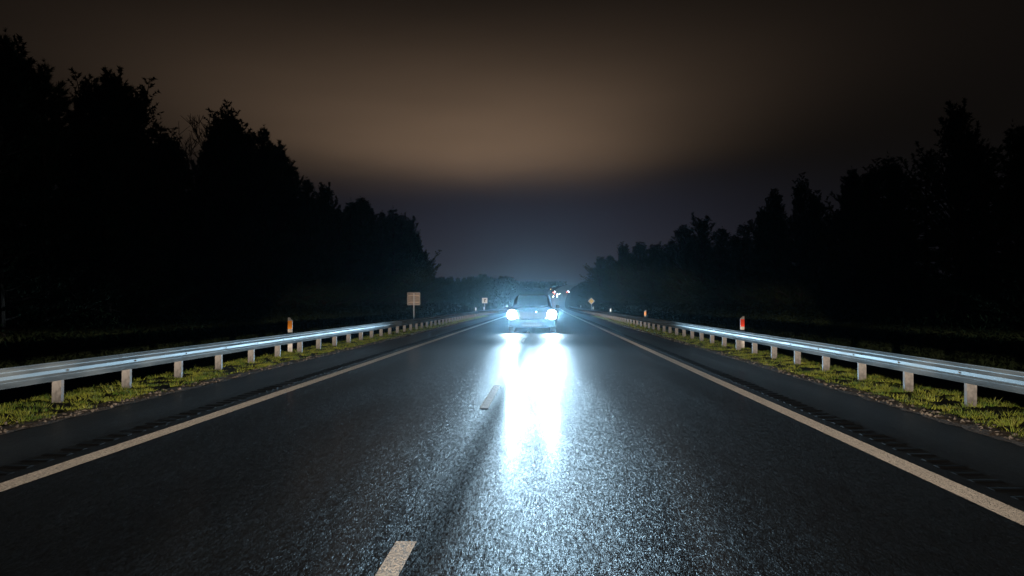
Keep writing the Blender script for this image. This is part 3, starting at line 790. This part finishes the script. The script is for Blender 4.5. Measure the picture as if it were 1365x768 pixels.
def oncoming_car():
    root = empty('oncoming_car', (CAR_X, CAR_Y, 0), label='dark car driving toward the camera on wet asphalt with both headlights blazing white', cat='car')
    HW = 1.14
    body = loft([ring(.03, HW*.86, .30, .98, 5), ring(.10, HW*.95, .26, 1.03, 5), ring(.35, HW, .24, 1.08, 5.5), ring(1.0, HW, .24, 1.15, 5.5), ring(1.6, HW, .24, 1.19, 5.5, tw=.97),
                 ring(3.2, HW, .24, 1.20, 5.5, tw=.97), ring(4.5, HW, .26, 1.18, 5.5, tw=.96), ring(5.0, HW*.95, .32, 1.10, 5), ring(5.1, HW*.86, .40, 1.02, 5)]).build('body', M_CARP, root, smooth_=True)
    cab = loft([ring(1.30, HW*.84, 1.12, 1.16, 4), ring(1.75, HW*.83, 1.12, 1.46, 4.5, tw=.94), ring(2.2, HW*.82, 1.12, 1.78, 5, tw=.88), ring(3.0, HW*.82, 1.12, 1.86, 5, tw=.86),
                ring(4.1, HW*.82, 1.12, 1.82, 5, tw=.86), ring(4.75, HW*.80, 1.12, 1.55, 4.5, tw=.90), ring(4.95, HW*.78, 1.12, 1.20, 4)]).build('roof', M_CARP, root, smooth_=True)
    # windscreen sits a few millimetres proud of the cabin front
    ws = MB(); q = [(-.76, 1.42, 1.235), (.76, 1.42, 1.235), (.69, 2.12, 1.745), (-.69, 2.12, 1.745)]
    nrm = np.array((0, -.50, .86)); nrm = nrm/np.linalg.norm(nrm)
    for o in (.035, .050):
        ws.v += [tuple(np.array(p) + nrm*o) for p in q]
    ws.f = [(4, 5, 6, 7), (3, 2, 1, 0), (0, 1, 5, 4), (1, 2, 6, 5), (2, 3, 7, 6), (3, 0, 4, 7)]
    ws.build('windscreen', M_GLASS, root)
    for s in (-1, 1):
        wn = MB(); wn.v = [(s*.905, 1.95, 1.26), (s*.905, 4.35, 1.26), (s*.82, 4.1, 1.68), (s*.82, 2.35, 1.68)]; wn.v += [(x + s*.012, y, z) for x, y, z in wn.v]
        wn.f = [(0,1,2,3), (7,6,5,4), (0,4,5,1), (1,5,6,2), (2,6,7,3), (3,7,4,0)]; wn.build('side_window', M_GLASS, root)
        mr = MB().box((s*(HW + .10), 1.62, 1.24), (.20, .09, .16)).build('wing_mirror', M_CARP, root, bevel=.03); MB().box((s*(HW - .02), 1.64, 1.20), (.12, .05, .04)).build('mirror_arm', M_TRIM, mr)
        wheel(root, s*(HW - .14), .98, s=s); wheel(root, s*(HW - .14), 4.05, s=s)
        # headlight: housing, bright round lens, small position lamp beside it
        hd = MB().prism([(s*.62, .60), (s*1.19, .60), (s*1.19, 1.11), (s*.66, 1.11)], 1, -.02, .12).build('headlight', M_TRIM, root, bevel=.01)
        MB().cyl((s*LAMP_HALF, -.023, LAMP_Z), (s*LAMP_HALF, .0, LAMP_Z), .215, .215, n=32).build('lens', M_HEAD, hd)
        MB().cyl((s*.665, -.023, LAMP_Z - .16), (s*.665, .0, LAMP_Z - .16), .028, .028, n=18).build('position_lamp', M_POS, hd)
        fg = MB().cyl((s*.80, -.03, .46), (s*.80, .05, .46), .07, .07, n=20).build('fog_lamp', M_TRIM, root)
    gr = MB().prism([(-.66, .70), (.66, .70), (.64, .96), (-.64, .96)], 1, -.01, .06).build('grille', M_TRIM, root)
    for z in (.75, .82, .89): MB().box((0, -.02, z), (1.24, .014, .016)).build('grille_bar', M_TRIM, gr)
    bp = loft([ring(-.06, HW*.84, .30, .60, 5), ring(-.02, HW*.93, .27, .64, 5), ring(.25, HW*1.004, .25, .66, 5)]).build('bumper', M_CARP, root, smooth_=True)
    MB().box((0, -.075, .36), (.95, .02, .05)).build('air_intake_trim', M_CHROME, bp)
    MB().box((0, -.075, .52), (.52, .02, .115)).build('number_plate', M_PLATE, root, bevel=.004)
    MB().cyl((.20, -.03, .985), (.20, .04, .985), .030, n=14).build('marker_lamp', M_POS, root)
    for s in (-1, 1): w_ = MB().cyl((s*.1, 1.43, 1.262), (s*.62, 1.40, 1.28), .010, n=6).build('wiper', M_TRIM, root)
    # headlamp lights point toward the camera
    return root
oncoming_car()

# ------------------------------------------------------------------ distant traffic and lamps on the rise
M_LW = emis('far_lamp_white', (.95, .97, 1.0), 40); M_LR = emis('far_lamp_red', (1.0, .12, .06), 26); M_LO = emis('far_lamp_orange', (1.0, .42, .12), 14)
def far_vehicle(name, px, Y, label, cat, w, h, lamps):
    X = (px - VX)/F*Y; z = float(gz(Y)); root = empty(name, (X, Y, z), label=label, cat=cat)
    b = loft([ring(0, w*.94, .35, h*.62, 5), ring(.3, w, .3, h*.68, 5), ring(1.3, w, .3, h*.72, 5), ring(1.9, w*.96, .3, h, 6), ring(4.4, w*.96, .3, h, 6), ring(4.8, w*.9, .35, h*.9, 5)]).build('body', M_CARP, root, smooth_=True)
    for sx in (-1, 1):
        for yy in (.9, 3.9): MB().cyl((sx*(w - .2), yy, .35), (sx*(w + .01), yy, .35), .35, n=16).build('wheel', M_TYRE, root)
    for (lx, lz, r, mm) in lamps: MB().cyl((lx, -.08, lz), (lx, .02, lz), r, n=12).build('lamp', mm, root)
far_vehicle('truck', 740, 430, 'distant truck on the rise with white and red lamps just above the right headlight', 'truck', 1.25, 3.6,
            [(-.9, .9, .17, M_LW), (.9, .9, .17, M_LW), (-1.0, 2.9, .13, M_LR), (1.0, 1.9, .13, M_LW), (-.1, 3.3, .13, M_LW), (-.4, 2.2, .12, M_LR)])
far_vehicle('distant_car', 757, 520, 'distant car with red and white lamps right of the truck on the rise', 'car', .95, 1.6, [(-.65, .75, .19, M_LR), (.65, .75, .17, M_LW), (.1, 1.5, .10, M_LW)])
def far_lamp(px, py, Y, mm, label):
    X = (px - VX)/F*Y; z = float(gz(Y)); H = CAM_H + (VY - py)/F*Y - z
    root = empty('street_lamp', (X, Y, z), label=label, cat='street lamp')
    m = MB(); m.cyl((0, 0, -.3), (0, 0, H), .09, .05, 8); m.cyl((0, 0, H), (-1.2, -.3, H + .25), .045, n=6); m.build('pole', M_POLE, root)
    h = MB().box((-1.3, -.3, H + .24), (.7, .3, .12)).build('lamp_head', M_TRIM, root)
    MB().cyl((-1.3, -.3, H + .17), (-1.3, -.3, H - .02), .20, .12, n=12).build('lamp_glass', mm, h)
far_lamp(749, 392, 440, M_LW, 'distant street lamp with a small white light above the road end')
far_lamp(737, 386, 520, M_LO, 'distant street lamp with a dull orange light above the truck')

# ------------------------------------------------------------------ haze: the damp night air
def haze():
    x0, x1, y0, y1, z0, z1 = -1502, 1502, -62, 3003, -2.5, 42
    V = [(x, y, z) for x in (x0, x1) for y in (y0, y1) for z in (z0, z1)]
    Fc = [(0,1,3,2), (4,6,7,5), (0,4,5,1), (2,3,7,6), (0,2,6,4), (1,5,7,3)]
    m = bpy.data.materials.new('damp_air'); m.use_nodes = True; t = m.node_tree; t.nodes.clear()
    o = nn(t, 'ShaderNodeOutputMaterial'); v = nn(t, 'ShaderNodeVolumePrincipled')
    v.inputs['Color'].default_value = (.52, .82, .98, 1); v.inputs['Density'].default_value = .00020; v.inputs['Anisotropy'].default_value = .94
    t.links.new(v.outputs[0], o.inputs['Volume'])
    ob = raw('haze', V, Fc, m); tag(ob, kind='stuff', label='thin damp haze in the night air over the road', cat='haze')
haze()
